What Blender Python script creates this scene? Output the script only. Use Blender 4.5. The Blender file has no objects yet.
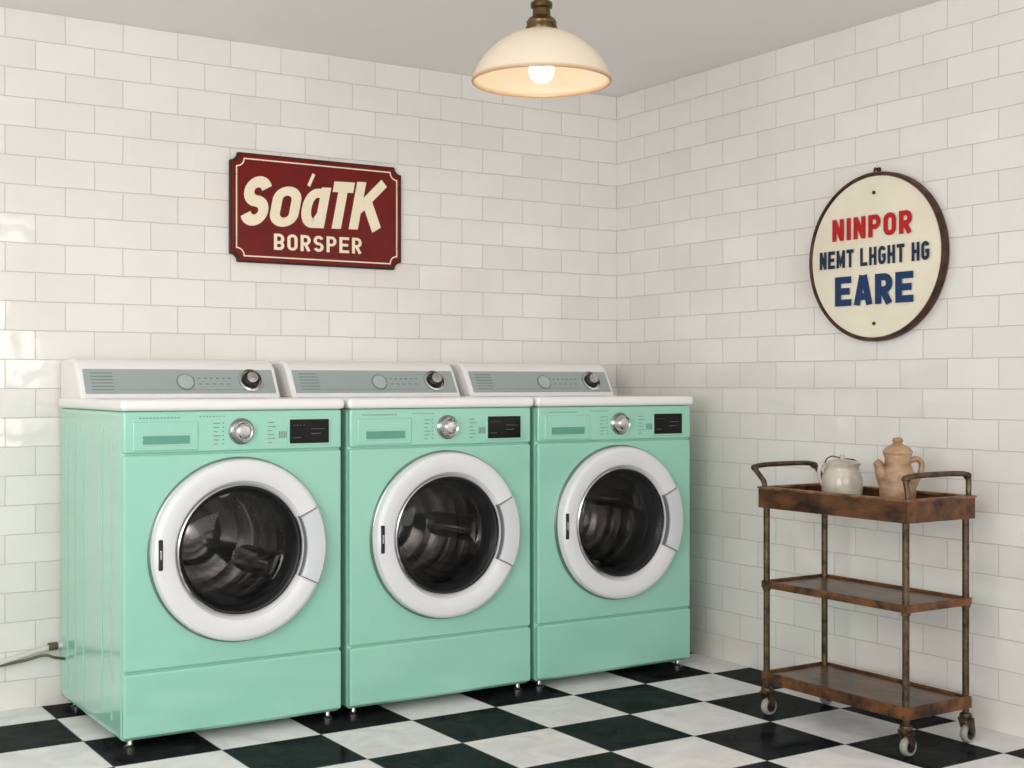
import bpy, bmesh, math, random
from mathutils import Vector, Matrix
random.seed(3)
S = bpy.context.scene
S.view_settings.view_transform = 'Standard'
S.view_settings.look = 'None'
COL = S.collection
PI = math.pi
# ------------------------------------------------------------------ materials
def srgb(r, g, b):
    f = lambda c: (c/255/12.92) if c/255 <= 0.04045 else ((c/255+0.055)/1.055)**2.4
    return (f(r), f(g), f(b), 1)

def new_mat(name):
    m = bpy.data.materials.new(name); m.use_nodes = True
    nt = m.node_tree
    return m, nt, nt.nodes['Principled BSDF']

def mat(name, col, rough=0.4, metal=0.0, var=0.0, vscale=8.0, bump=0.0, bscale=40.0, col2=None, coat=0.0, emis=None, estr=0.0, stretch=None, spec=0.5):
    m, nt, b = new_mat(name)
    b.inputs['Base Color'].default_value = col
    b.inputs['Roughness'].default_value = rough
    b.inputs['Metallic'].default_value = metal
    b.inputs['Coat Weight'].default_value = coat
    b.inputs['Coat Roughness'].default_value = 0.06
    b.inputs['Specular IOR Level'].default_value = spec
    if emis:
        b.inputs['Emission Color'].default_value = emis
        b.inputs['Emission Strength'].default_value = estr
    tc = nt.nodes.new('ShaderNodeTexCoord')
    mp = nt.nodes.new('ShaderNodeMapping')
    if stretch: mp.inputs['Scale'].default_value = stretch
    nt.links.new(tc.outputs['Object'], mp.inputs['Vector'])
    if var > 0 or col2:
        n = nt.nodes.new('ShaderNodeTexNoise'); n.inputs['Scale'].default_value = vscale
        n.inputs['Detail'].default_value = 6; n.inputs['Roughness'].default_value = 0.6
        nt.links.new(mp.outputs[0], n.inputs['Vector'])
        r = nt.nodes.new('ShaderNodeValToRGB')
        c2 = col2 if col2 else tuple([c*(1-var) for c in col[:3]]+[1])
        r.color_ramp.elements[0].position = 0.35; r.color_ramp.elements[0].color = c2
        r.color_ramp.elements[1].position = 0.62; r.color_ramp.elements[1].color = col
        nt.links.new(n.outputs['Fac'], r.inputs[0]); nt.links.new(r.outputs[0], b.inputs['Base Color'])
    if bump > 0:
        n2 = nt.nodes.new('ShaderNodeTexNoise'); n2.inputs['Scale'].default_value = bscale
        n2.inputs['Detail'].default_value = 4
        nt.links.new(mp.outputs[0], n2.inputs['Vector'])
        bp = nt.nodes.new('ShaderNodeBump'); bp.inputs['Strength'].default_value = bump
        bp.inputs['Distance'].default_value = 0.003
        nt.links.new(n2.outputs['Fac'], bp.inputs['Height']); nt.links.new(bp.outputs[0], b.inputs['Normal'])
    return m

MINT = mat('mint_enamel', srgb(149, 206, 185), 0.2, var=0.03, vscale=2, coat=0.7)
WHITE = mat('white_enamel', srgb(236, 235, 233), 0.25, var=0.02, vscale=3, coat=0.3)
RINGW = mat('white_plastic', srgb(222, 223, 225), 0.3, var=0.02, vscale=4)
HANDLEG = mat('pale_grey_plastic', srgb(204, 208, 211), 0.28, var=0.02)
GREYP = mat('grey_console', srgb(158, 168, 168), 0.35, var=0.05, vscale=10)
GREYB = mat('grey_badge', srgb(172, 180, 180), 0.3, var=0.05, vscale=10)
GREYD = mat('grey_print', srgb(110, 130, 124), 0.5, var=0.05)
MINTD = mat('mint_recess_shade', srgb(92, 156, 136), 0.4, var=0.05)  # mint darkened to paint in the shade of the grip scoop
CHROME = mat('chrome', srgb(205, 205, 205), 0.16, 1.0, var=0.05)
DCHROME = mat('satin_chrome', srgb(165, 165, 163), 0.24, 1.0, var=0.1)
STEEL = mat('drum_steel', srgb(160, 157, 154), 0.2, 1.0, var=0.35, vscale=4, stretch=(1, 5, 1), bump=0.12, bscale=12)
RUBBER = mat('black_rubber', srgb(24, 25, 27), 0.4, var=0.2)
SEAM = mat('seam_grey', srgb(120, 122, 124), 0.5, var=0.1)
BLACKG = mat('black_gloss', srgb(12, 13, 14), 0.12, var=0.1, spec=0.25)
LED = mat('display_digits', srgb(92, 98, 100), 0.4, var=0.02)
RED = mat('red_enamel', srgb(112, 14, 9), 0.25, var=0.25, vscale=7, bump=0.15, bscale=25, spec=0.3)
REDRIM = mat('rusted_edge', srgb(60, 22, 16), 0.45, col2=srgb(34, 16, 12), vscale=30, bump=0.4, spec=0.3)
CREAM = mat('cream_paint', srgb(240, 228, 200), 0.35, var=0.05, vscale=14)
CREAMS = mat('cream_enamel', srgb(234, 226, 204), 0.25, var=0.06, vscale=6, bump=0.1, bscale=12, coat=0.3)
BROWNRIM = mat('brown_rim', srgb(82, 50, 34), 0.4, col2=srgb(40, 25, 19), vscale=25, spec=.3)
TRED = mat('red_paint', srgb(184, 26, 30), 0.4, var=0.08, spec=.3)
TNAVY = mat('navy_paint', srgb(20, 54, 100), 0.4, var=0.12, spec=.3)
TNAVY2 = mat('dark_navy_paint', srgb(24, 42, 70), 0.4, var=0.12, spec=.3)
BRASS = mat('aged_brass', srgb(120, 98, 66), 0.32, 0.9, col2=srgb(72, 56, 36), vscale=18)
CARTM = mat('bronze_metal', srgb(104, 85, 66), 0.38, 0.7, col2=srgb(54, 42, 33), vscale=26, bump=0.4, bscale=60)
RUST = mat('rusty_edge', srgb(128, 82, 48), 0.42, 0.4, col2=srgb(50, 36, 28), vscale=18, bump=0.5)
TRAY = mat('rusted_tray', srgb(118, 76, 48), 0.28, 0.45, col2=srgb(48, 34, 27), vscale=11, bump=0.35, bscale=30, stretch=(1.6, .8, 1.6))
CERA = mat('cream_ceramic', srgb(210, 204, 192), 0.3, col2=srgb(174, 164, 148), vscale=9, bump=0.15, coat=0.4)
TERRA = mat('beige_earthenware', srgb(180, 148, 116), 0.42, col2=srgb(134, 102, 74), vscale=10, bump=0.3, bscale=20, stretch=(1, 1, 3))
HOSE = mat('hose_plastic', srgb(205, 205, 196), 0.45, var=0.06)
HOSED = mat('dark_hose', srgb(92, 86, 62), 0.5, var=0.2)
TYRE = mat('grey_tyre', srgb(150, 146, 140), 0.4, var=0.1)
WOODE = mat('worn_edge', srgb(146, 104, 68), 0.4, 0.3, col2=srgb(78, 54, 38), vscale=20, bump=0.4)

def glass_mat():
    m, nt, b = new_mat('tinted_door_glass')
    b.inputs['Base Color'].default_value = (0.01, 0.012, 0.014, 1)
    b.inputs['Roughness'].default_value = 0.03
    b.inputs['IOR'].default_value = 1.6
    n = nt.nodes.new('ShaderNodeTexNoise'); n.inputs['Scale'].default_value = 3
    r = nt.nodes.new('ShaderNodeMapRange'); r.inputs['To Min'].default_value = 0.18; r.inputs['To Max'].default_value = 0.28
    nt.links.new(n.outputs['Fac'], r.inputs['Value']); nt.links.new(r.outputs[0], b.inputs['Alpha'])
    return m
GLASS = glass_mat()

def tile_mat(name, axis):
    m, nt, b = new_mat(name)
    N = nt.nodes.new; L = nt.links.new
    tc = N('ShaderNodeTexCoord'); sp = N('ShaderNodeSeparateXYZ'); cb = N('ShaderNodeCombineXYZ')
    L(tc.outputs['Object'], sp.inputs[0]); L(sp.outputs[axis], cb.inputs['X']); L(sp.outputs['Z'], cb.inputs['Y'])
    wn = N('ShaderNodeTexNoise'); wn.inputs['Scale'].default_value = 9; wn.inputs['Detail'].default_value = 1
    L(cb.outputs[0], wn.inputs['Vector'])
    ws = N('ShaderNodeVectorMath'); ws.operation = 'SUBTRACT'; ws.inputs[1].default_value = (0.5, 0.5, 0.5)
    L(wn.outputs['Color'], ws.inputs[0])
    wm = N('ShaderNodeVectorMath'); wm.operation = 'SCALE'; wm.inputs['Scale'].default_value = 0.005
    L(ws.outputs[0], wm.inputs[0])
    wa = N('ShaderNodeVectorMath'); wa.operation = 'ADD'; L(cb.outputs[0], wa.inputs[0]); L(wm.outputs[0], wa.inputs[1])
    def brick(ms, sm):
        br = N('ShaderNodeTexBrick'); br.offset = 0.5
        br.inputs['Scale'].default_value = 1.0
        br.inputs['Brick Width'].default_value = 0.202; br.inputs['Row Height'].default_value = 2.41/24
        br.inputs['Mortar Size'].default_value = ms; br.inputs['Mortar Smooth'].default_value = sm
        L(wa.outputs[0], br.inputs['Vector']); return br
    br = brick(.0018, .3)
    br.inputs['Color1'].default_value = srgb(233, 230, 225); br.inputs['Color2'].default_value = srgb(227, 223, 217)
    br.inputs['Mortar'].default_value = srgb(200, 194, 186)
    n = N('ShaderNodeTexNoise'); n.inputs['Scale'].default_value = 5; n.inputs['Detail'].default_value = 5
    L(cb.outputs[0], n.inputs['Vector'])
    mr = N('ShaderNodeMapRange'); mr.inputs['To Min'].default_value = 0.94; mr.inputs['To Max'].default_value = 1.03
    L(n.outputs['Fac'], mr.inputs['Value'])
    mx = N('ShaderNodeVectorMath'); mx.operation = 'SCALE'; L(br.outputs['Color'], mx.inputs[0]); L(mr.outputs[0], mx.inputs['Scale'])
    L(mx.outputs[0], b.inputs['Base Color'])
    b2 = brick(0, 0); b2.inputs['Color1'].default_value = (0, 0, 0, 1); b2.inputs['Color2'].default_value = (1, 1, 1, 1)
    sc = []
    for f, ph in ((37.0, 0.3), (53.0, 1.1), (71.0, 2.0)):
        q = N('ShaderNodeMath'); q.operation = 'MULTIPLY_ADD'; q.inputs[1].default_value = f; q.inputs[2].default_value = ph; L(b2.outputs['Color'], q.inputs[0])
        s = N('ShaderNodeMath'); s.operation = 'SINE'; L(q.outputs[0], s.inputs[0]); sc.append(s)
    rv = N('ShaderNodeCombineXYZ')
    for i in range(3): L(sc[i].outputs[0], rv.inputs[i])
    rs = N('ShaderNodeVectorMath'); rs.operation = 'SCALE'; rs.inputs['Scale'].default_value = 0.024; L(rv.outputs[0], rs.inputs[0])
    ge = N('ShaderNodeNewGeometry')
    na = N('ShaderNodeVectorMath'); na.operation = 'ADD'; L(ge.outputs['Normal'], na.inputs[0]); L(rs.outputs[0], na.inputs[1])
    nn = N('ShaderNodeVectorMath'); nn.operation = 'NORMALIZE'; L(na.outputs[0], nn.inputs[0])
    inv = N('ShaderNodeMath'); inv.operation = 'SUBTRACT'; inv.inputs[0].default_value = 1; L(br.outputs['Fac'], inv.inputs[1])
    n2 = N('ShaderNodeTexNoise'); n2.inputs['Scale'].default_value = 11; n2.inputs['Detail'].default_value = 1.5
    L(cb.outputs[0], n2.inputs['Vector'])
    ad = N('ShaderNodeMath'); ad.operation = 'MULTIPLY_ADD'; ad.inputs[1].default_value = 1.6
    L(n2.outputs['Fac'], ad.inputs[0]); L(inv.outputs[0], ad.inputs[2])
    bp = N('ShaderNodeBump'); bp.inputs['Strength'].default_value = 0.6; bp.inputs['Distance'].default_value = 0.002
    L(ad.outputs[0], bp.inputs['Height']); L(nn.outputs[0], bp.inputs['Normal']); L(bp.outputs[0], b.inputs['Normal'])
    rr = N('ShaderNodeMapRange'); rr.inputs['To Min'].default_value = 0.08; rr.inputs['To Max'].default_value = 0.7
    L(br.outputs['Fac'], rr.inputs['Value']); L(rr.outputs[0], b.inputs['Roughness'])
    b.inputs['IOR'].default_value = 1.6
    return m

TS = 0.33; TOX = 0.195; TOY = 0.535
def floor_mat():
    m, nt, b = new_mat('checkerboard_tiles')
    N = nt.nodes.new; L = nt.links.new
    tc = N('ShaderNodeTexCoord'); mp = N('ShaderNodeMapping')
    mp.inputs['Location'].default_value = (TOX, TOY, 0.1)
    L(tc.outputs['Object'], mp.inputs['Vector'])
    ch = N('ShaderNodeTexChecker'); ch.inputs['Scale'].default_value = 1/TS
    L(mp.outputs[0], ch.inputs['Vector'])
    nz = N('ShaderNodeTexNoise'); nz.inputs['Scale'].default_value = 6; nz.inputs['Detail'].default_value = 8; nz.inputs['Distortion'].default_value = 1.2
    L(mp.outputs[0], nz.inputs['Vector'])
    rw = N('ShaderNodeValToRGB'); rw.color_ramp.elements[0].position = 0.3; rw.color_ramp.elements[0].color = srgb(216, 215, 214)
    rw.color_ramp.elements[1].position = 0.6; rw.color_ramp.elements[1].color = srgb(236, 234, 232)
    rb = N('ShaderNodeValToRGB'); rb.color_ramp.elements[0].position = 0.35; rb.color_ramp.elements[0].color = srgb(22, 25, 26)
    rb.color_ramp.elements[1].position = 0.75; rb.color_ramp.elements[1].color = srgb(44, 48, 49)
    L(nz.outputs['Fac'], rw.inputs[0]); L(nz.outputs['Fac'], rb.inputs[0])
    mx = N('ShaderNodeMixRGB'); L(ch.outputs['Fac'], mx.inputs['Fac']); L(rb.outputs[0], mx.inputs['Color1']); L(rw.outputs[0], mx.inputs['Color2'])
    br = N('ShaderNodeTexBrick'); br.offset = 0.0; br.inputs['Scale'].default_value = 1
    br.inputs['Brick Width'].default_value = TS; br.inputs['Row Height'].default_value = TS
    br.inputs['Mortar Size'].default_value = 0.0018; br.inputs['Mortar Smooth'].default_value = 0.2
    L(mp.outputs[0], br.inputs['Vector'])
    m2 = N('ShaderNodeMixRGB'); L(br.outputs['Fac'], m2.inputs['Fac']); L(mx.outputs[0], m2.inputs['Color1'])
    m2.inputs['Color2'].default_value = srgb(110, 112, 110)
    inv = N('ShaderNodeMath'); inv.operation = 'SUBTRACT'; inv.inputs[0].default_value = 1; L(br.outputs['Fac'], inv.inputs[1])
    bp = N('ShaderNodeBump'); bp.inputs['Strength'].default_value = 0.5; bp.inputs['Distance'].default_value = 0.0015
    L(inv.outputs[0], bp.inputs['Height'])
    # honed stone: diffuse with a thin constant sheen
    df = N('ShaderNodeBsdfDiffuse'); gl = N('ShaderNodeBsdfGlossy'); gl.inputs['Roughness'].default_value = 0.12
    gl.inputs['Color'].default_value = (1, 1, 1, 1)
    L(m2.outputs[0], df.inputs['Color']); L(bp.outputs[0], df.inputs['Normal']); L(bp.outputs[0], gl.inputs['Normal'])
    ms = N('ShaderNodeMixShader'); ms.inputs[0].default_value = 0.035
    L(df.outputs[0], ms.inputs[1]); L(gl.outputs[0], ms.inputs[2])
    L(ms.outputs[0], nt.nodes['Material Output'].inputs['Surface'])
    nt.nodes.remove(b)
    return m

# ------------------------------------------------------------------ mesh helpers
def finish(bm, name, material, parent=None, loc=(0, 0, 0), smooth=True, wn=False, angle=38):
    bmesh.ops.recalc_face_normals(bm, faces=bm.faces[:])
    for f in bm.faces: f.smooth = smooth
    if smooth:
        for e in bm.edges:
            if len(e.link_faces) == 2 and e.calc_face_angle(0) > math.radians(angle): e.smooth = False
    me = bpy.data.meshes.new(name); bm.to_mesh(me); bm.free()
    ob = bpy.data.objects.new(name, me); COL.objects.link(ob)
    me.materials.append(material)
    ob.location = loc
    if parent: ob.parent = parent
    if wn:
        mod = ob.modifiers.new('wn', 'WEIGHTED_NORMAL'); mod.keep_sharp = True
    return ob

def empty(name, loc, rotz=0):
    e = bpy.data.objects.new(name, None); e.empty_display_size = 0.1
    e.location = loc; e.rotation_euler = (0, 0, rotz); COL.objects.link(e); return e

def add_box(bm, x0, x1, y0, y1, z0, z1, bev=0.0, seg=3):
    r = bmesh.ops.create_cube(bm, size=1.0)
    vs = r['verts']
    for v in vs:
        v.co = Vector(((x0+x1)/2+v.co.x*(x1-x0), (y0+y1)/2+v.co.y*(y1-y0), (z0+z1)/2+v.co.z*(z1-z0)))
    if bev > 0:
        es = list({e for v in vs for e in v.link_edges})
        bmesh.ops.bevel(bm, geom=es, offset=bev, segments=seg, profile=0.5, affect='EDGES')

def box(name, m, x0, x1, y0, y1, z0, z1, bev=0.0, parent=None, seg=3):
    bm = bmesh.new(); add_box(bm, x0, x1, y0, y1, z0, z1, bev, seg)
    return finish(bm, name, m, parent, wn=bev > 0)

def add_lathe(bm, prof, segs=48, axis='Z', c=(0, 0, 0), sx=1, sy=1):
    """prof: list of (radius, height)."""
    rings = []
    def pt(r, h, a):
        p, q = r*math.cos(a)*sx, r*math.sin(a)*sy
        if axis == 'Z': v = (p, q, h)
        elif axis == 'Y': v = (p, -h, q)      # height goes towards -y (out of a front face)
        else: v = (h, p, q)
        return Vector(v)+Vector(c)
    for r, h in prof:
        if r < 1e-6: rings.append([bm.verts.new(pt(0, h, 0))])
        else: rings.append([bm.verts.new(pt(r, h, 2*PI*i/segs)) for i in range(segs)])
    for a, b in zip(rings, rings[1:]):
        for i in range(segs):
            j = (i+1) % segs
            if len(a) == 1 and len(b) == 1: continue
            if len(a) == 1: bm.faces.new((a[0], b[i], b[j]))
            elif len(b) == 1: bm.faces.new((a[i], a[j], b[0]))
            else: bm.faces.new((a[i], a[j], b[j], b[i]))

def lathe(name, m, prof, segs=48, axis='Z', c=(0, 0, 0), parent=None, sx=1, sy=1, angle=38):
    bm = bmesh.new(); add_lathe(bm, prof, segs, axis, c, sx, sy)
    return finish(bm, name, m, parent, angle=angle)

def smooth_path(pts, n=8):
    P = [Vector(p) for p in pts]; out = []
    for i in range(len(P)-1):
        p0 = P[max(i-1, 0)]; p1 = P[i]; p2 = P[i+1]; p3 = P[min(i+2, len(P)-1)]
        for k in range(n):
            t = k/n
            out.append(0.5*((2*p1)+(-p0+p2)*t+(2*p0-5*p1+4*p2-p3)*t*t+(-p0+3*p1-3*p2+p3)*t**3))
    out.append(P[-1]); return out

def add_tube(bm, pts, rad, segs=12):
    P = [Vector(p) for p in pts]; n = len(P)
    rads = rad if isinstance(rad, (list, tuple)) else [rad]*n
    t0 = (P[1]-P[0]).normalized(); up = Vector((0, 0, 1)) if abs(t0.z) < 0.9 else Vector((1, 0, 0))
    u = t0.cross(up).normalized(); rings = []
    for i in range(n):
        t = ((P[min(i+1, n-1)]-P[max(i-1, 0)])).normalized()
        u = (u-t*u.dot(t)).normalized(); v = t.cross(u)
        rings.append([bm.verts.new(P[i]+(u*math.cos(2*PI*k/segs)+v*math.sin(2*PI*k/segs))*rads[i]) for k in range(segs)])
    for a, b in zip(rings, rings[1:]):
        for k in range(segs):
            j = (k+1) % segs; bm.faces.new((a[k], a[j], b[j], b[k]))
    bm.faces.new(rings[0][::-1]); bm.faces.new(rings[-1])

def tube(name, m, pts, rad, segs=12, parent=None):
    bm = bmesh.new(); add_tube(bm, pts, rad, segs); return finish(bm, name, m, parent, angle=60)

def prism(name, m, pts2, x0, x1, plane='YZ', bev=0.0, parent=None):
    """extrude a polygon pts2 along x (plane YZ) or along y (plane XZ)."""
    bm = bmesh.new()
    f = (lambda a, b, d: (d, a, b)) if plane == 'YZ' else (lambda a, b, d: (a, d, b))
    A = [bm.verts.new(f(a, b, x0)) for a, b in pts2]; B = [bm.verts.new(f(a, b, x1)) for a, b in pts2]
    bm.faces.new(A); bm.faces.new(B[::-1]); n = len(A)
    for i in range(n): bm.faces.new((A[i], B[i], B[(i+1) % n], A[(i+1) % n]))
    bmesh.ops.recalc_face_normals(bm, faces=bm.faces[:])
    if bev > 0:
        bmesh.ops.bevel(bm, geom=bm.edges[:], offset=bev, segments=3, profile=0.5, affect='EDGES')
    return finish(bm, name, m, parent, wn=bev > 0)

# ------------------------------------------------------------------ lettering
def arc(cx, cy, rx, ry, a0, a1, n=12):
    return [(cx+rx*math.cos(math.radians(a0+(a1-a0)*i/n)), cy+ry*math.sin(math.radians(a0+(a1-a0)*i/n))) for i in range(n+1)]

def glyph(ch, w, t):
    h = t/2; R = w-h; T = 1-h; r = min(0.28, (w-t)/2)
    if ch == 'I': return t, [([(h, 0), (h, 1)], 0)]
    if ch == 'E': return w, [([(h, 0), (h, 1)], 0), ([(h, h), (w, h)], 0), ([(h, .5), (w*.9, .5)], 0), ([(h, T), (w, T)], 0)]
    if ch == 'L': return w, [([(h, 0), (h, 1)], 0), ([(h, h), (w, h)], 0)]
    if ch == 'T': return w, [([(w/2, 0), (w/2, 1)], 0), ([(0, T), (w, T)], 0)]
    if ch == 'H': return w, [([(h, 0), (h, 1)], 0), ([(R, 0), (R, 1)], 0), ([(h, .5), (R, .5)], 0)]
    if ch == 'N': return w, [([(h, 0), (h, 1)], 0), ([(R, 0), (R, 1)], 0), ([(h*1.1, 1-h*.6), (R-h*.1, h*.6)], 0)]
    if ch == 'M': return w*1.2, [([(h, 0), (h, 1)], 0), ([(w*1.2-h, 0), (w*1.2-h, 1)], 0), ([(h, 1-h*.6), (w*.6, .25), (w*1.2-h, 1-h*.6)], 0)]
    if ch == 'A': return w*1.08, [([(h*.9, 0), (w*.5, 1)], 0), ([(w*1.08-h*.9, 0), (w*.58, 1)], 0), ([(w*.2, .28), (w*.88, .28)], 0)]
    if ch == 'K': return w, [([(h, 0), (h, 1)], 0), ([(w-h*.8, 1), (h*1.4, .42)], 0), ([(w*.42, .6), (w-h*.6, 0)], 0)]
    if ch in 'PRB':
        mid = .46
        bowl = [(h, T)]+arc(R-(T-mid)/2*.8, (T+mid)/2, (T-mid)/2*.8, (T-mid)/2, 90, -90)+[(h, mid)]
        s = [([(h, 0), (h, 1)], 0), (bowl, 0)]
        if ch == 'R': s.append(([(w*.45, mid), (R, 0)], 0))
        if ch == 'B': s.append(([(h, mid)]+arc(R-(mid-h)/2*.8, (mid+h)/2, (mid-h)/2*.8, (mid-h)/2, 90, -90)+[(h, h)], 0))
        return w, s
    if ch == 'O':
        p = arc(R-r, T-r, r, r, 90, 0, 8)+arc(R-r, h+r, r, r, 0, -90, 8)+arc(h+r, h+r, r, r, -90, -180, 8)+arc(h+r, T-r, r, r, 180, 90, 8)
        return w, [(p, 1)]
    if ch == 'G':
        p = arc(R-r, T-r, r, r, 10, 90, 8)+arc(h+r, T-r, r, r, 90, 180, 8)+arc(h+r, h+r, r, r, 180, 270, 8)+arc(R-r, h+r, r, r, 270, 360, 8)+[(R, .48), (w*.5, .48)]
        return w, [(p, 0)]
    if ch == 'S':
        ry = (T-.5)/2
        p = arc(w/2, .5+ry, (R-h)/2, ry, 20, 270, 16)+arc(w/2, .5-ry, (R-h)/2, ry, 90, -160, 16)
        return w, [(p, 0)]
    if ch == 'a':   # open-topped script a
        p = [(R, T*.96), (w*.52, T*.96)]+arc(w*.52, .5, w*.52-h, T*.96-.5, 90, 180, 8)+arc(w*.52, .44, w*.52-h, .44-h, 180, 270, 8)+[(w*.62, h), (R, .34)]
        return w, [(p, 0), ([(R, 1.0), (R, 0)], 0)]
    return w*.6, []

def ribbon(bm, pts, t, closed, f):
    P = []
    for p in pts:
        if not P or (abs(p[0]-P[-1][0])+abs(p[1]-P[-1][1])) > 1e-4: P.append(p)
    if closed and abs(P[0][0]-P[-1][0])+abs(P[0][1]-P[-1][1]) < 1e-4: P.pop()
    P = [Vector((p[0], p[1])) for p in P]; n = len(P); rows = []
    for i in range(n):
        a = P[i]-P[i-1] if (i > 0 or closed) else P[1]-P[0]
        b = P[(i+1) % n]-P[i] if (i < n-1 or closed) else P[-1]-P[-2]
        a.normalize(); b.normalize()
        na = Vector((-a.y, a.x)); nb = Vector((-b.y, b.x)); m = (na+nb)
        if m.length < 1e-4: m = na.copy()
        m.normalize(); k = min(1/max(m.dot(na), .3), 2.2)*t/2
        rows.append((bm.verts.new(f(*(P[i]+m*k))), bm.verts.new(f(*(P[i]-m*k)))))
    for i in range(n if closed else n-1):
        j = (i+1) % n
        try: bm.faces.new((rows[i][0], rows[j][0], rows[j][1], rows[i][1]))
        except ValueError: pass

def letters(name, m, text, x0, x1, z0, z1, yy, parent, wr=.6, t=.2, gap=.13, shear=0.0, rise=0.0, heights=None, widths=None):
    gl = []; cur = 0
    for i, ch in enumerate(text):
        if ch == ' ': cur += .38; continue
        w, st = glyph(ch, (widths[i] if widths else wr), t)
        gl.append((cur, heights[i] if heights else 1, st)); cur += w+gap
    tot = cur-gap; H = z1-z0; sx = (x1-x0)/tot
    bm = bmesh.new(); k = 0
    for off, hh, st in gl:
        for pts, cl in st:
            k += 1
            yk = yy-0.00005*k
            f = lambda a, b, o=off, hh=hh, yk=yk: (x0+(o+a)*sx+shear*(b*hh*H)+0, yk, z0+b*hh*H+rise*(o+a)/tot)
            ribbon(bm, pts, t, cl, f)
    return finish(bm, name, m, parent, smooth=False)

# ------------------------------------------------------------------ room
HC = 2.41
def slab(name, m, x0, x1, y0, y1, z0, z1):
    bm = bmesh.new(); add_box(bm, x0, x1, y0, y1, z0, z1); return finish(bm, name, m, None, smooth=False)
XL, YF = -5.6, -7.0
slab('wall_back', tile_mat('wall_tiles_back', 'X'), XL, 0.1, 0, 0.1, 0, HC)
slab('wall_right', tile_mat('wall_tiles_right', 'Y'), 0, 0.1, YF, 0, 0, HC)
slab('floor', floor_mat(), XL, 0.1, YF, 0.1, -0.1, 0)
slab('ceiling', mat('ceiling_paint', srgb(240, 239, 237), 0.7, var=0.02, vscale=2, bump=0.05), XL, 0.1, YF, 0.1, HC, HC+0.1)

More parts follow.
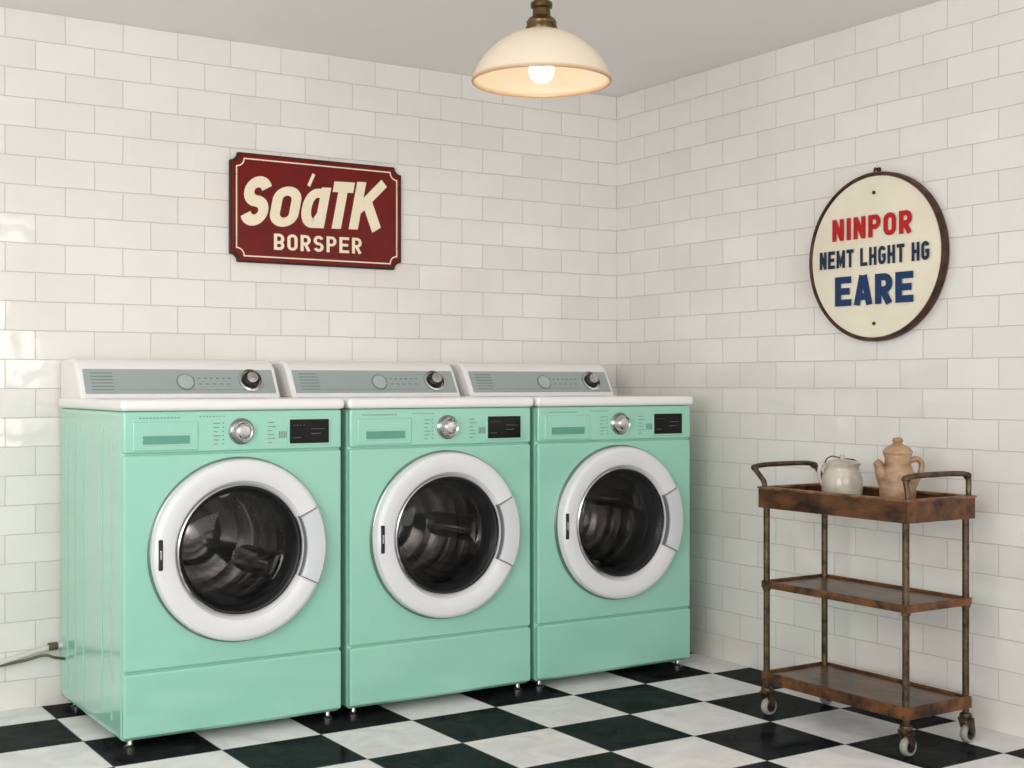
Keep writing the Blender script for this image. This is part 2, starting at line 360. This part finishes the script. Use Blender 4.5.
# ------------------------------------------------------------------ washing machines
W = 0.73; D = 0.725
def washer(x0, yf, idx):
    e = empty('washing_machine', (x0, yf, 0))
    DX, DZ = 0.368, 0.597
    bm = bmesh.new(); add_box(bm, 0, W, 0, D, 0.032, 1.037, 0.014, 4)
    body = finish(bm, 'cabinet', MINT, e, wn=False)
    bm = bmesh.new(); add_box(bm, 0.003, W-0.003, -0.012, 0.02, 0.243, 0.903, 0.008, 3)
    fp = finish(bm, 'front_panel', MINT, e)
    bm = bmesh.new(); add_lathe(bm, [(0, 0.1), (0.205, 0.1), (0.205, -0.48), (0, -0.48)], 64, 'Y', (DX, 0, DZ))
    cut = finish(bm, 'cutter', MINT, e)
    for ob in (body, fp):
        md = ob.modifiers.new('hole', 'BOOLEAN'); md.operation = 'DIFFERENCE'; md.solver = 'EXACT'; md.object = cut
    bpy.context.view_layer.update()
    dg = bpy.context.evaluated_depsgraph_get()
    for ob in (body, fp):
        me = bpy.data.meshes.new_from_object(ob.evaluated_get(dg))
        ob.modifiers.clear(); ob.data = me
        md = ob.modifiers.new('wn', 'WEIGHTED_NORMAL'); md.keep_sharp = True
    bpy.data.objects.remove(cut)
    box('control_fascia', MINT, 0.003, W-0.003, -0.012, 0.02, 0.908, 1.036, 0.007, e)
    box('plinth_panel', MINT, 0.003, W-0.003, -0.014, 0.02, 0.042, 0.238, 0.008, e)
    bm = bmesh.new()
    for yy in (0.10, 0.20, 0.42, 0.52, 0.62):
        add_box(bm, -0.003, 0.004, yy, yy+0.014, 0.08, 0.99, 0.0025, 2)
        add_box(bm, W-0.004, W+0.003, yy, yy+0.014, 0.08, 0.99, 0.0025, 2)
    finish(bm, 'side_ribs', MINT, e, wn=True)
    box('worktop', WHITE, -0.006, W+0.006, -0.024, D+.005, 1.037, 1.073, 0.013, e, 4)
    # rear console
    prof = [(0.450, 1.066), (D, 1.066), (D, 1.204), (0.575, 1.208), (0.540, 1.200), (0.515, 1.178)]
    prism('console', WHITE, prof, 0.000, 0.712, 'YZ', 0.012, e)
    a = Vector((0.450, 1.066)); b2 = Vector((0.515, 1.178)); d = (b2-a).normalized(); n = Vector((-d.y, d.x))
    def on(s, off):
        p = a+d*s+n*off; return (p.x, p.y)
    prism('console_fascia', GREYP, [on(.024, -.003), on(.024, .004), on(.120, .004), on(.120, -.003)], 0.018, 0.694, 'YZ', 0.002, e)
    bm = bmesh.new()
    def flat(xa, xb, s0, s1, off=.0046):
        vs = [bm.verts.new((x, *on(s, off))) for x, s in ((xa, s0), (xb, s0), (xb, s1), (xa, s1))]
        bm.faces.new(vs)
    for k in range(6): flat(.04, .115, .036+.013*k, .0395+.013*k)
    for k in range(7): flat(.39+.022*k, .400+.022*k, .080, .086)
    for k in range(5): flat(.41+.026*k, .424+.026*k, .058, .062)
    flat(.13, .60, .036, .0375)
    finish(bm, 'console_print', GREYD, e, smooth=False)
    def tilt_lathe(name, m, prof, cx, s, off, segs=32):
        bm = bmesh.new(); add_lathe(bm, prof, segs, 'Z')
        nn = Vector((0, n.x, n.y)); q = Vector((0, 0, 1)).rotation_difference(nn)
        p = on(s, off)
        for v in bm.verts: v.co = q @ v.co + Vector((cx, p[0], p[1]))
        return finish(bm, name, m, e)
    kx0 = .604
    tilt_lathe('console_knob_ring', CHROME, [(0, 0), (.045, 0), (.045, .008), (.039, .011), (.037, .006), (0, .006)], kx0, .073, .003)
    tilt_lathe('console_knob', RUBBER, [(.033, .004), (.031, .018), (.027, .022), (0, .022)], kx0, .073, .003)
    tilt_lathe('console_knob_cap', CHROME, [(.022, .02), (.020, .031), (.014, .034), (0, .034)], kx0, .073, .003)
    tilt_lathe('console_badge_rim', GREYD, [(.032, 0), (.032, .003), (.030, .004), (0, .003)], .365, .068, .004)
    tilt_lathe('console_badge', GREYB, [(.028, 0), (.028, .004), (.025, .005), (0, .005)], .365, .068, .004)
    # detergent drawer; the grip's scoop is a flat block in shaded mint
    box('detergent_drawer', MINT, .03, .235, -.0165, 0, .915, 1.004, .004, e)
    bm = bmesh.new(); add_box(bm, .054, .214, -.0180, -.010, .930, .968, .0015, 2)
    finish(bm, 'drawer_grip_lip', MINT, e, wn=True)
    box('drawer_grip', MINTD, .060, .208, -.0187, -.010, .935, .961, .0004, e, 1)
    kx, kz = .377, .970
    lathe('programme_knob_ring', DCHROME, [(.042, .01), (.042, .016), (.038, .020), (.03, .018)], 40, 'Y', (kx, 0, kz), e)
    bm = bmesh.new(); add_lathe(bm, [(.034, .012), (.0325, .034), (.029, .040), (.024, .038), (.018, .042), (0, .044)], 40, 'Y', (kx, 0, kz))
    finish(bm, 'programme_knob', CHROME, e, angle=25)
    # printed legends
    bm = bmesh.new()
    def dash(xa, xb, za, zb, y=-.0128):
        bm.faces.new([bm.verts.new(p) for p in ((xa, y, za), (xb, y, za), (xb, y, zb), (xa, y, zb))])
    for k in range(6):
        dash(.285, .285+.014+.005*((k*7) % 3), .930+.013*k, .9325+.013*k)
        dash(.466, .466+.016+.006*((k*5) % 3), .930+.013*k, .9325+.013*k)
        dash(.315, .320, .930+.013*k, .934+.013*k)
    for k in range(8): dash(.24+.011*k, .246+.011*k, 1.017, 1.020)
    for k in range(5): dash(.505+.006*k, .508+.006*k, .945, .968)
    for k in range(12): dash(.05+.011*k, .057+.011*k, 1.014, 1.0175)
    finish(bm, 'printed_legends', GREYD, e, smooth=False)
    box('display_bezel', MINT, .534, .686, -.0160, -.010, .920, 1.012, .002, e)
    box('display', BLACKG, .541, .679, -.0185, -.012, .927, 1.005, .002, e)
    bm = bmesh.new()
    y = -.0187
    def dd(xa, xb, za, zb): bm.faces.new([bm.verts.new(p) for p in ((xa, y, za), (xb, y, za), (xb, y, zb), (xa, y, zb))])
    dd(.615, .664, .9725, .974); dd(.615, .650, .957, .959)
    for k in range(4): dd(.552+.012*k, .558+.012*k, .985, .987)
    dd(.552, .578, .945, .9465)
    finish(bm, 'display_digits', LED, e, smooth=False)
    # door
    c = (DX, -.010, DZ)
    lathe('door_outer_trim', DCHROME, [(.293, 0), (.293, .010), (.290, .015), (.284, .017)], 96, 'Y', c, e)
    lathe('door_ring', RINGW, [(.287, .0), (.287, .028), (.283, .040), (.275, .046), (.268, .048), (.228, .044), (.219, .040), (.213, .030), (.209, .020), (.206, .008), (.206, -.03)], 96, 'Y', c, e, angle=30)
    lathe('door_inner_trim', CHROME, [(.2095, .020), (.207, .028), (.203, .030), (.200, .024), (.199, .01)], 96, 'Y', c, e)
    lathe('door_gasket', RUBBER, [(.203, .024), (.196, .022), (.186, .008), (.178, -.012), (.176, -.04), (.19, -.06), (.2, -.06)], 96, 'Y', c, e)
    lathe('door_glass', GLASS, [(.192, .016), (.17, .026), (.13, .034), (.07, .039), (0, .041)], 72, 'Y', c, e)
    # drum
    pr = [(.200, -.02), (.190, -.045)]
    for k in range(4):
        h0 = -.06-.09*k
        pr += [(.193, h0), (.193, h0-.070), (.189, h0-.074), (.189, h0-.084)]
    pr += [(.185, -.42), (.17, -.44), (.11, -.43), (.09, -.40), (.03, -.40), (0, -.39)]
    lathe('drum', STEEL, pr, 72, 'Y', c, e, angle=60)
    bm = bmesh.new()
    for k in range(3):
        an = math.radians(95+120*k+idx*23)
        pts = [(-.045, 0), (-.02, .03), (0, .036), (.02, .03), (.045, 0)]
        A = []; B = []
        for (u, hgt) in pts:
            rr = .192-hgt
            ca, sa = math.cos(an+u/.19), math.sin(an+u/.19)
            A.append(bm.verts.new((DX+rr*ca, .09, DZ+rr*sa))); B.append(bm.verts.new((DX+rr*ca, .41, DZ+rr*sa)))
        for i in range(4): bm.faces.new((A[i], A[i+1], B[i+1], B[i]))
        bm.faces.new(A); bm.faces.new(B)
    finish(bm, 'drum_paddles', STEEL, e, angle=70)
    # handle piece let into the ring (right side)
    def seg(name, m, amax, ro, ri0, top):
        bm = bmesh.new(); A = []; N = 24
        for i in range(N+1):
            a = math.radians(-amax+2*amax*i/N)
            ri = max(ri0, .0)
            row = []
            for r_, h_ in ((ri, .02), (ri, top-.004), (ri+.008, top), (ro-.016, top-.003), (ro-.002, top-.02), (ro, .012)):
                row.append(bm.verts.new((DX+r_*math.cos(a), -.010-h_, DZ+r_*math.sin(a))))
            A.append(row)
        for p, q in zip(A, A[1:]):
            for i in range(5): bm.faces.new((p[i], p[i+1], q[i+1], q[i]))
        bm.faces.new(A[0]); bm.faces.new(A[-1][::-1])
        finish(bm, name, m, e)
    seg('handle_seam', SEAM, 26.6, .2905, .2125, .0515)
    seg('door_handle', HANDLEG, 25.8, .2925, .2155, .0575)
    # hinge slot (left side)
    bm = bmesh.new(); add_box(bm, DX-.272, DX-.258, -.0605, -.050, DZ-.045, DZ+.050, .004, 3)
    finish(bm, 'door_slot', RUBBER, e, wn=True)
    box('door_slot_clip', CHROME, DX-.268, DX-.262, -.0625, -.058, DZ-.012, DZ+.018, .002, e)
    bm = bmesh.new()
    for fx in (.035, W-.035):
        for fy in (.03, .64):
            add_lathe(bm, [(0, 0), (.020, 0), (.020, .010), (.012, .014), (.009, .018), (.009, .05)], 20, 'Z', (fx, fy, 0))
    finish(bm, 'feet', DCHROME, e)
    return e
for i, x0 in enumerate((-2.446, -1.691, -0.936)):
    washer(x0, -0.74, i)

# ------------------------------------------------------------------ red sign
def red_sign():
    e = empty('tin_wall_sign', (-1.466, 0, 1.785))
    def outline(w, h, c, n=8):
        p = []
        for cx, cy, a0 in ((w/2, h/2, 270), (-w/2, h/2, 360), (-w/2, -h/2, 90), (w/2, -h/2, 180)):
            p += [(cx+c*math.cos(math.radians(a0-90*i/n)), cy+c*math.sin(math.radians(a0-90*i/n))) for i in range(n+1)]
        return p
    prism('sign_plate', REDRIM, outline(.722, .412, .030), -.022, -.002, 'XZ', .003, e)
    prism('sign_face', RED, outline(.710, .400, .030), -.0245, -.020, 'XZ', .001, e)
    bm = bmesh.new()
    ribbon(bm, outline(.676, .366, .030), .005, True, lambda a, b: (a, -.0252, b))
    finish(bm, 'sign_border', CREAM, e, smooth=False)
    X0 = -1.800+1.466; X1 = -1.207+1.466
    letters('sign_word', CREAM, 'SOaTK', X0, X1, -.070, .116, -.0255, e, t=.225, gap=.05, shear=.2, rise=.018,
            heights=[1.02, .84, .86, 1.0, 1.02], widths=[.62, .66, .60, .50, .76])
    bm = bmesh.new()
    ribbon(bm, [(-.024, .148), (-.046, .100)], .013, False, lambda a, b: (a, -.026, b))
    finish(bm, 'sign_accent', CREAM, e, smooth=False)
    letters('sign_subword', CREAM, 'BORSPER', -1.655+1.466, -1.285+1.466, -.154, -.092, -.0255, e, wr=.55, t=.17, gap=.16, rise=.004)
    bm = bmesh.new()
    for sx in (-.345, .345):
        for sz in (-.12, .12): add_lathe(bm, [(.006, .024), (.005, .027), (0, .028)], 12, 'Y', (sx, 0, sz))
    finish(bm, 'sign_screws', REDRIM, e)
red_sign()

# ------------------------------------------------------------------ round enamel sign
def round_sign():
    e = empty('round_enamel_sign', (0, -1.525, 1.568), -PI/2)
    sx, sz = .308, .298
    k = sz/sx
    def L(name, m, prof): return lathe(name, m, prof, 96, 'Y', (0, 0, 0), e, 1, k)
    L('sign_back', BROWNRIM, [(0, .002), (sx-.006, .002), (sx, .008), (sx, .030), (sx-.004, .036), (sx-.010, .036), (sx-.014, .030)])
    L('sign_disc', CREAMS, [(sx-.012, .026), (sx-.016, .0305), (.2, .033), (0, .035)])
    y = -.037
    letters('sign_top_word', TRED, 'NINPOR', -.188, .176, .068, .147, y, e, wr=.62, t=.22, gap=.14)
    letters('sign_middle_words', TNAVY2, 'NEMT LHGHT HG', -.250, .250, -.030, .034, y, e, wr=.56, t=.20, gap=.13)
    letters('sign_bottom_word', TNAVY, 'EARE', -.175, .182, -.168, -.062, y, e, wr=.62, t=.23, gap=.10)
    bm = bmesh.new()
    for z in (.225, -.235): add_lathe(bm, [(.007, .030), (.006, .0365), (0, .037)], 14, 'Y', (0.005, 0, z))
    finish(bm, 'sign_screws', BROWNRIM, e)
    bm = bmesh.new(); add_tube(bm, [(0.012*math.cos(a*PI/8), -.014, .300+.012*math.sin(a*PI/8)) for a in range(17)], .003, 8)
    add_lathe(bm, [(.009, .0), (.009, .004), (.004, .006), (.004, .02), (.007, .022), (0, .024)], 14, 'Y', (0, 0, .309))
    finish(bm, 'sign_hook', BROWNRIM, e)
round_sign()

# ------------------------------------------------------------------ pendant lamp
def shade_mat():
    m, nt, b = new_mat('opal_glass_shade')
    tc = nt.nodes.new('ShaderNodeTexCoord'); sp = nt.nodes.new('ShaderNodeSeparateXYZ')
    nt.links.new(tc.outputs['Object'], sp.inputs[0])
    r = nt.nodes.new('ShaderNodeValToRGB')
    mr = nt.nodes.new('ShaderNodeMapRange'); mr.inputs['From Min'].default_value = 0.0; mr.inputs['From Max'].default_value = 0.16
    nt.links.new(sp.outputs['Z'], mr.inputs['Value']); nt.links.new(mr.outputs[0], r.inputs[0])
    r.color_ramp.elements[0].color = srgb(206, 160, 112); r.color_ramp.elements[1].color = srgb(244, 240, 230)
    el = r.color_ramp.elements.new(.09); el.color = srgb(246, 238, 222)
    nt.links.new(r.outputs[0], b.inputs['Base Color'])
    b.inputs['Roughness'].default_value = 0.15
    tr = nt.nodes.new('ShaderNodeBsdfTranslucent'); nt.links.new(r.outputs[0], tr.inputs['Color'])
    mx = nt.nodes.new('ShaderNodeMixShader'); mx.inputs[0].default_value = 0.35
    nt.links.new(b.outputs[0], mx.inputs[1]); nt.links.new(tr.outputs[0], mx.inputs[2])
    nt.links.new(mx.outputs[0], nt.nodes['Material Output'].inputs['Surface'])
    return m
def lamp():
    z0 = 2.03
    e = empty('pendant_lamp', (-1.383, -1.439, z0))
    out = [(.210, 0), (.212, .004), (.209, .014), (.203, .030), (.192, .052), (.175, .077), (.152, .101), (.125, .122), (.095, .139), (.065, .151), (.045, .158), (.032, .164)]
    prof = out+[(r-.004, z-.004) for r, z in out[::-1][:-2]]+[(.207, .004), (.206, 0), (.210, 0)]
    lathe('shade', shade_mat(), prof, 96, 'Z', (0, 0, 0), e, angle=60)
    lathe('brass_fitter', BRASS, [(.034, .156), (.046, .158), (.048, .164), (.044, .176), (.046, .182), (.040, .192), (.028, .200), (.026, .222), (.033, .226), (.033, .240), (.024, .246), (.020, .262), (.010, .270), (.010, HC-z0-.03)], 40, 'Z', (0, 0, 0), e)
    lathe('ceiling_canopy', BRASS, [(.010, HC-z0-.045), (.03, HC-z0-.035), (.055, HC-z0-.012), (.057, HC-z0)], 40, 'Z', (0, 0, 0), e)
    BM = mat('lit_bulb', srgb(255, 244, 226), 0.3, emis=srgb(255, 228, 190), estr=14.0)
    lathe('bulb', BM, [(0, -.002), (.018, .002), (.033, .016), (.038, .036), (.033, .058), (.022, .080), (.016, .098), (.016, .12)], 32, 'Z', (0, 0, 0), e)
    lathe('socket', BRASS, [(.019, .105), (.020, .16)], 24, 'Z', (0, 0, 0), e)
lamp()

# ------------------------------------------------------------------ cart
def cart():
    e = empty('serving_cart', (-.3375, -1.753, 0))
    hx, hy = .1375, .297
    bm = bmesh.new()
    for sx in (-1, 1):
        for sy in (-1, 1):
            add_tube(bm, [(sx*hx, sy*hy, .092), (sx*hx, sy*hy, .765)], .0108, 16)
            for z in (.125, .435):
                add_lathe(bm, [(.0105, z-.012), (.014, z-.010), (.014, z-.002), (.0105, z)], 16, 'Z', (sx*hx, sy*hy, 0))
    finish(bm, 'posts', CARTM, e)
    def shelf(name, z, ox, oy, th):
        box(name+'_board', TRAY, -hx-ox+.006, hx+ox-.006, -hy-oy+.006, hy+oy-.006, z-th*.6, z-.004, .002, e)
        bm = bmesh.new()
        add_box(bm, -hx-ox, hx+ox, -hy-oy, -hy-oy+.010, z-th, z+.004, .002, 2)
        add_box(bm, -hx-ox, hx+ox, hy+oy-.010, hy+oy, z-th, z+.004, .002, 2)
        add_box(bm, -hx-ox, -hx-ox+.010, -hy-oy+.008, hy+oy-.008, z-th, z+.004, .002, 2)
        add_box(bm, hx+ox-.010, hx+ox, -hy-oy+.008, hy+oy-.008, z-th, z+.004, .002, 2)
        finish(bm, name+'_rim', RUST, e, wn=True)
    shelf('lower_shelf', .145, .012, .014, .034)
    shelf('middle_shelf', .452, .012, .014, .020)
    ox, oy = .018, .022
    X, Y = hx+ox, hy+oy
    box('tray_floor', TRAY, -X+.01, X-.01, -Y+.01, Y-.01, .706, .722, .001, e)
    bm = bmesh.new()
    for a in ((-X, X, -Y, -Y+.014), (-X, X, Y-.014, Y), (-X, -X+.014, -Y+.012, Y-.012), (X-.014, X, -Y+.012, Y-.012)):
        add_box(bm, a[0], a[1], a[2], a[3], .702, .768, .002, 2)
    finish(bm, 'tray_sides', TRAY, e, wn=True)
    bm = bmesh.new()
    for a in ((-X-.003, X+.003, -Y-.003, -Y+.017), (-X-.003, X+.003, Y-.017, Y+.003), (-X-.003, -X+.017, -Y+.015, Y-.015), (X-.017, X+.003, -Y+.015, Y-.015)):
        add_box(bm, a[0], a[1], a[2], a[3], .766, .774, .002, 2)
    finish(bm, 'tray_cap_rail', WOODE, e, wn=True)
    def handle(name, yb, yo):
        pts = [(-hx-.002, yb, .745), (-hx-.002, yb, .785), (-hx-.004, yb+(yo-yb)*.5, .812), (-hx-.002, yo, .834), (-hx+.030, yo, .842), (0, yo, .844), (hx-.03, yo, .842), (hx+.004, yo, .834), (hx+.006, yb+(yo-yb)*.5, .812), (hx+.002, yb, .785), (hx+.002, yb, .745)]
        bm = bmesh.new(); add_tube(bm, smooth_path(pts, 6), .0088, 14)
        for p in (pts[3], pts[7]):
            add_lathe(bm, [(0, -.012), (.010, -.009), (.0125, 0), (.010, .009), (0, .012)], 16, 'X', p)
        finish(bm, name, CARTM, e, angle=60)
    handle('handle_a', .306, .352)
    handle('handle_b', -.306, -.300)
    for i, (sx, sy) in enumerate(((-1, -1), (-1, 1), (1, -1), (1, 1))):
        cx, cy = sx*hx, sy*hy
        bm = bmesh.new()
        add_lathe(bm, [(0, .078), (.018, .078), (.020, .084), (.018, .094), (.010, .098), (.010, .118)], 20, 'Z', (cx, cy, 0))
        for s in (-1, 1):
            yo = cy+s*.0145
            A = [(cx-.018, .080), (cx+.018, .080), (cx+.024, .040), (cx+.016, .024), (cx+.006, .026)]
            v0 = [bm.verts.new((a, yo, b)) for a, b in A]; v1 = [bm.verts.new((a, yo+s*.003, b)) for a, b in A]
            bm.faces.new(v0); bm.faces.new(v1[::-1])
            for k in range(5): bm.faces.new((v0[k], v0[(k+1) % 5], v1[(k+1) % 5], v1[k]))
        add_box(bm, cx-.018, cx+.018, cy-.0175, cy+.0175, .076, .081, .001, 1)
        finish(bm, 'caster_fork_%d' % (i+1), CARTM, e)
        bm = bmesh.new()
        add_lathe(bm, [(.018, .012), (.026, .011), (.0295, .006), (.030, 0), (.0295, -.006), (.026, -.011), (.018, -.012)], 32, 'Y', (cx+.010, cy, .030))
        finish(bm, 'caster_tyre_%d' % (i+1), TYRE, e)
        bm = bmesh.new()
        add_lathe(bm, [(0, .0185), (.005, .0185), (.006, .011), (.018, .0105), (.018, -.0105), (.006, -.011), (.005, -.0185), (0, -.0185)], 24, 'Y', (cx+.010, cy, .030))
        finish(bm, 'caster_hub_%d' % (i+1), RUBBER, e)
cart()
TZ = .7222
def jar():
    e = empty('ceramic_jar', (-.320, -1.650, TZ))
    lathe('jar_body', CERA, [(0, 0), (.050, 0), (.056, .006), (.065, .030), (.068, .060), (.066, .088), (.058, .112), (.055, .122), (.060, .130), (.061, .136), (.057, .137), (.052, .124), (.055, .110), (.06, .07), (.04, .02), (0, .02)], 48, 'Z', (0, 0, 0), e, angle=60)
    lathe('jar_lid', CERA, [(.055, .130), (.056, .136), (.045, .143), (.025, .147), (.010, .149), (.008, .154), (.010, .158), (.007, .163), (0, .164)], 40, 'Z', (0, 0, 0), e, angle=60)
    d = Vector((-.84, .542, 0))
    P = [d*.054+Vector((0, 0, .122)), d*.066+Vector((0, 0, .134)), d*.076+Vector((0, 0, .115)), d*.076+Vector((0, 0, .085)), d*.064+Vector((0, 0, .062))]
    tube('jar_handle', CERA, smooth_path(P, 6), .0065, 12, e)
    tube('jar_wire', CARTM, smooth_path([d*.060+Vector((0, 0, .13)), d*.05+Vector((0, 0, .150)), d*.03+Vector((0, 0, .158)), Vector((0, 0, .150)), d*-.04+Vector((0, 0, .146)), d*-.060+Vector((0, 0, .128))], 6), .0022, 8, e)
def pitcher():
    e = empty('earthenware_pitcher', (-.292, -1.860, TZ))
    lathe('pitcher_body', TERRA, [(0, 0), (.052, 0), (.055, .005), (.056, .030), (.057, .060), (.059, .082), (.056, .104), (.047, .125), (.041, .142), (.040, .160), (.044, .170), (.042, .173), (.036, .165), (.035, .14), (.05, .1), (.04, .02), (0, .02)], 44, 'Z', (0, 0, 0), e, angle=60)
    lathe('pitcher_lid', TERRA, [(.043, .170), (.047, .178), (.046, .184), (.036, .196), (.020, .204), (.013, .209), (.018, .216), (.014, .225), (0, .228)], 36, 'Z', (0, 0, 0), e, angle=60)
    d = Vector((.84, -.542, 0)); z = lambda h: Vector((0, 0, h))
    tube('pitcher_handle', TERRA, smooth_path([d*.036+z(.150), d*.060+z(.158), d*.076+z(.145), d*.074+z(.115), d*.060+z(.088), d*.052+z(.070)], 6), .0095, 12, e)
    sp = smooth_path([d*-.040+z(.085), d*-.052+z(.115), d*-.060+z(.138), d*-.070+z(.150)], 6)
    bm = bmesh.new(); add_tube(bm, sp, [.025-.013*i/(len(sp)-1) for i in range(len(sp))], 14)
    finish(bm, 'pitcher_spout', TERRA, e, angle=60)
jar(); pitcher()

# ------------------------------------------------------------------ hoses at left
e = empty('water_hoses', (-2.446, -0.05, 0))
tube('white_hose', HOSE, smooth_path([(.05, .0, .22), (-.06, .015, .205), (-.25, .02, .165), (-.5, .02, .145), (-.9, .02, .14)], 8), .010, 12, e)
tube('grey_hose', HOSED, smooth_path([(.05, -.02, .16), (-.03, -.03, .18), (-.07, -.02, .19), (-.16, .01, .17), (-.5, .028, .135), (-.9, .03, .13)], 8), .005, 10, e)
lathe('hose_coupling', HOSED, [(.012, -.016), (.014, -.012), (.014, .012), (.012, .016)], 16, 'X', (-.03, .012, .212), e)

# ------------------------------------------------------------------ lights
def area(name, loc, target, sx, sy, power, col):
    l = bpy.data.lights.new(name, 'AREA'); l.shape = 'RECTANGLE'; l.size = sx; l.size_y = sy; l.energy = power; l.color = col
    o = bpy.data.objects.new(name, l); COL.objects.link(o); o.location = loc
    o.rotation_euler = (Vector(target)-Vector(loc)).to_track_quat('-Z', 'Y').to_euler()
area('added_softbox_left', (-5.4, -4.2, 1.6), (-1.2, -0.8, 1.2), 2.2, 1.6, 92, (1.0, .985, .965))  # added area lamp for soft light from the left, no window built
area('added_softbox_front', (-2.6, -6.8, 1.7), (-1.0, 0, 1.3), 3.0, 1.6, 72, (1.0, .985, .965))  # added area lamp behind the camera to brighten the room, not a window
w = bpy.data.worlds.new('World'); S.world = w; w.use_nodes = True
w.node_tree.nodes['Background'].inputs[0].default_value = (1.0, .985, .97, 1)
w.node_tree.nodes['Background'].inputs[1].default_value = 0.95

# ------------------------------------------------------------------ camera
cd = bpy.data.cameras.new('camera'); cd.sensor_width = 36; cd.lens = 1324/1024*36
co = bpy.data.objects.new('camera', cd); COL.objects.link(co)
co.location = (-3.627, -4.750, 1.12); co.rotation_euler = (PI/2, 0, math.radians(-32.85))
S.camera = co
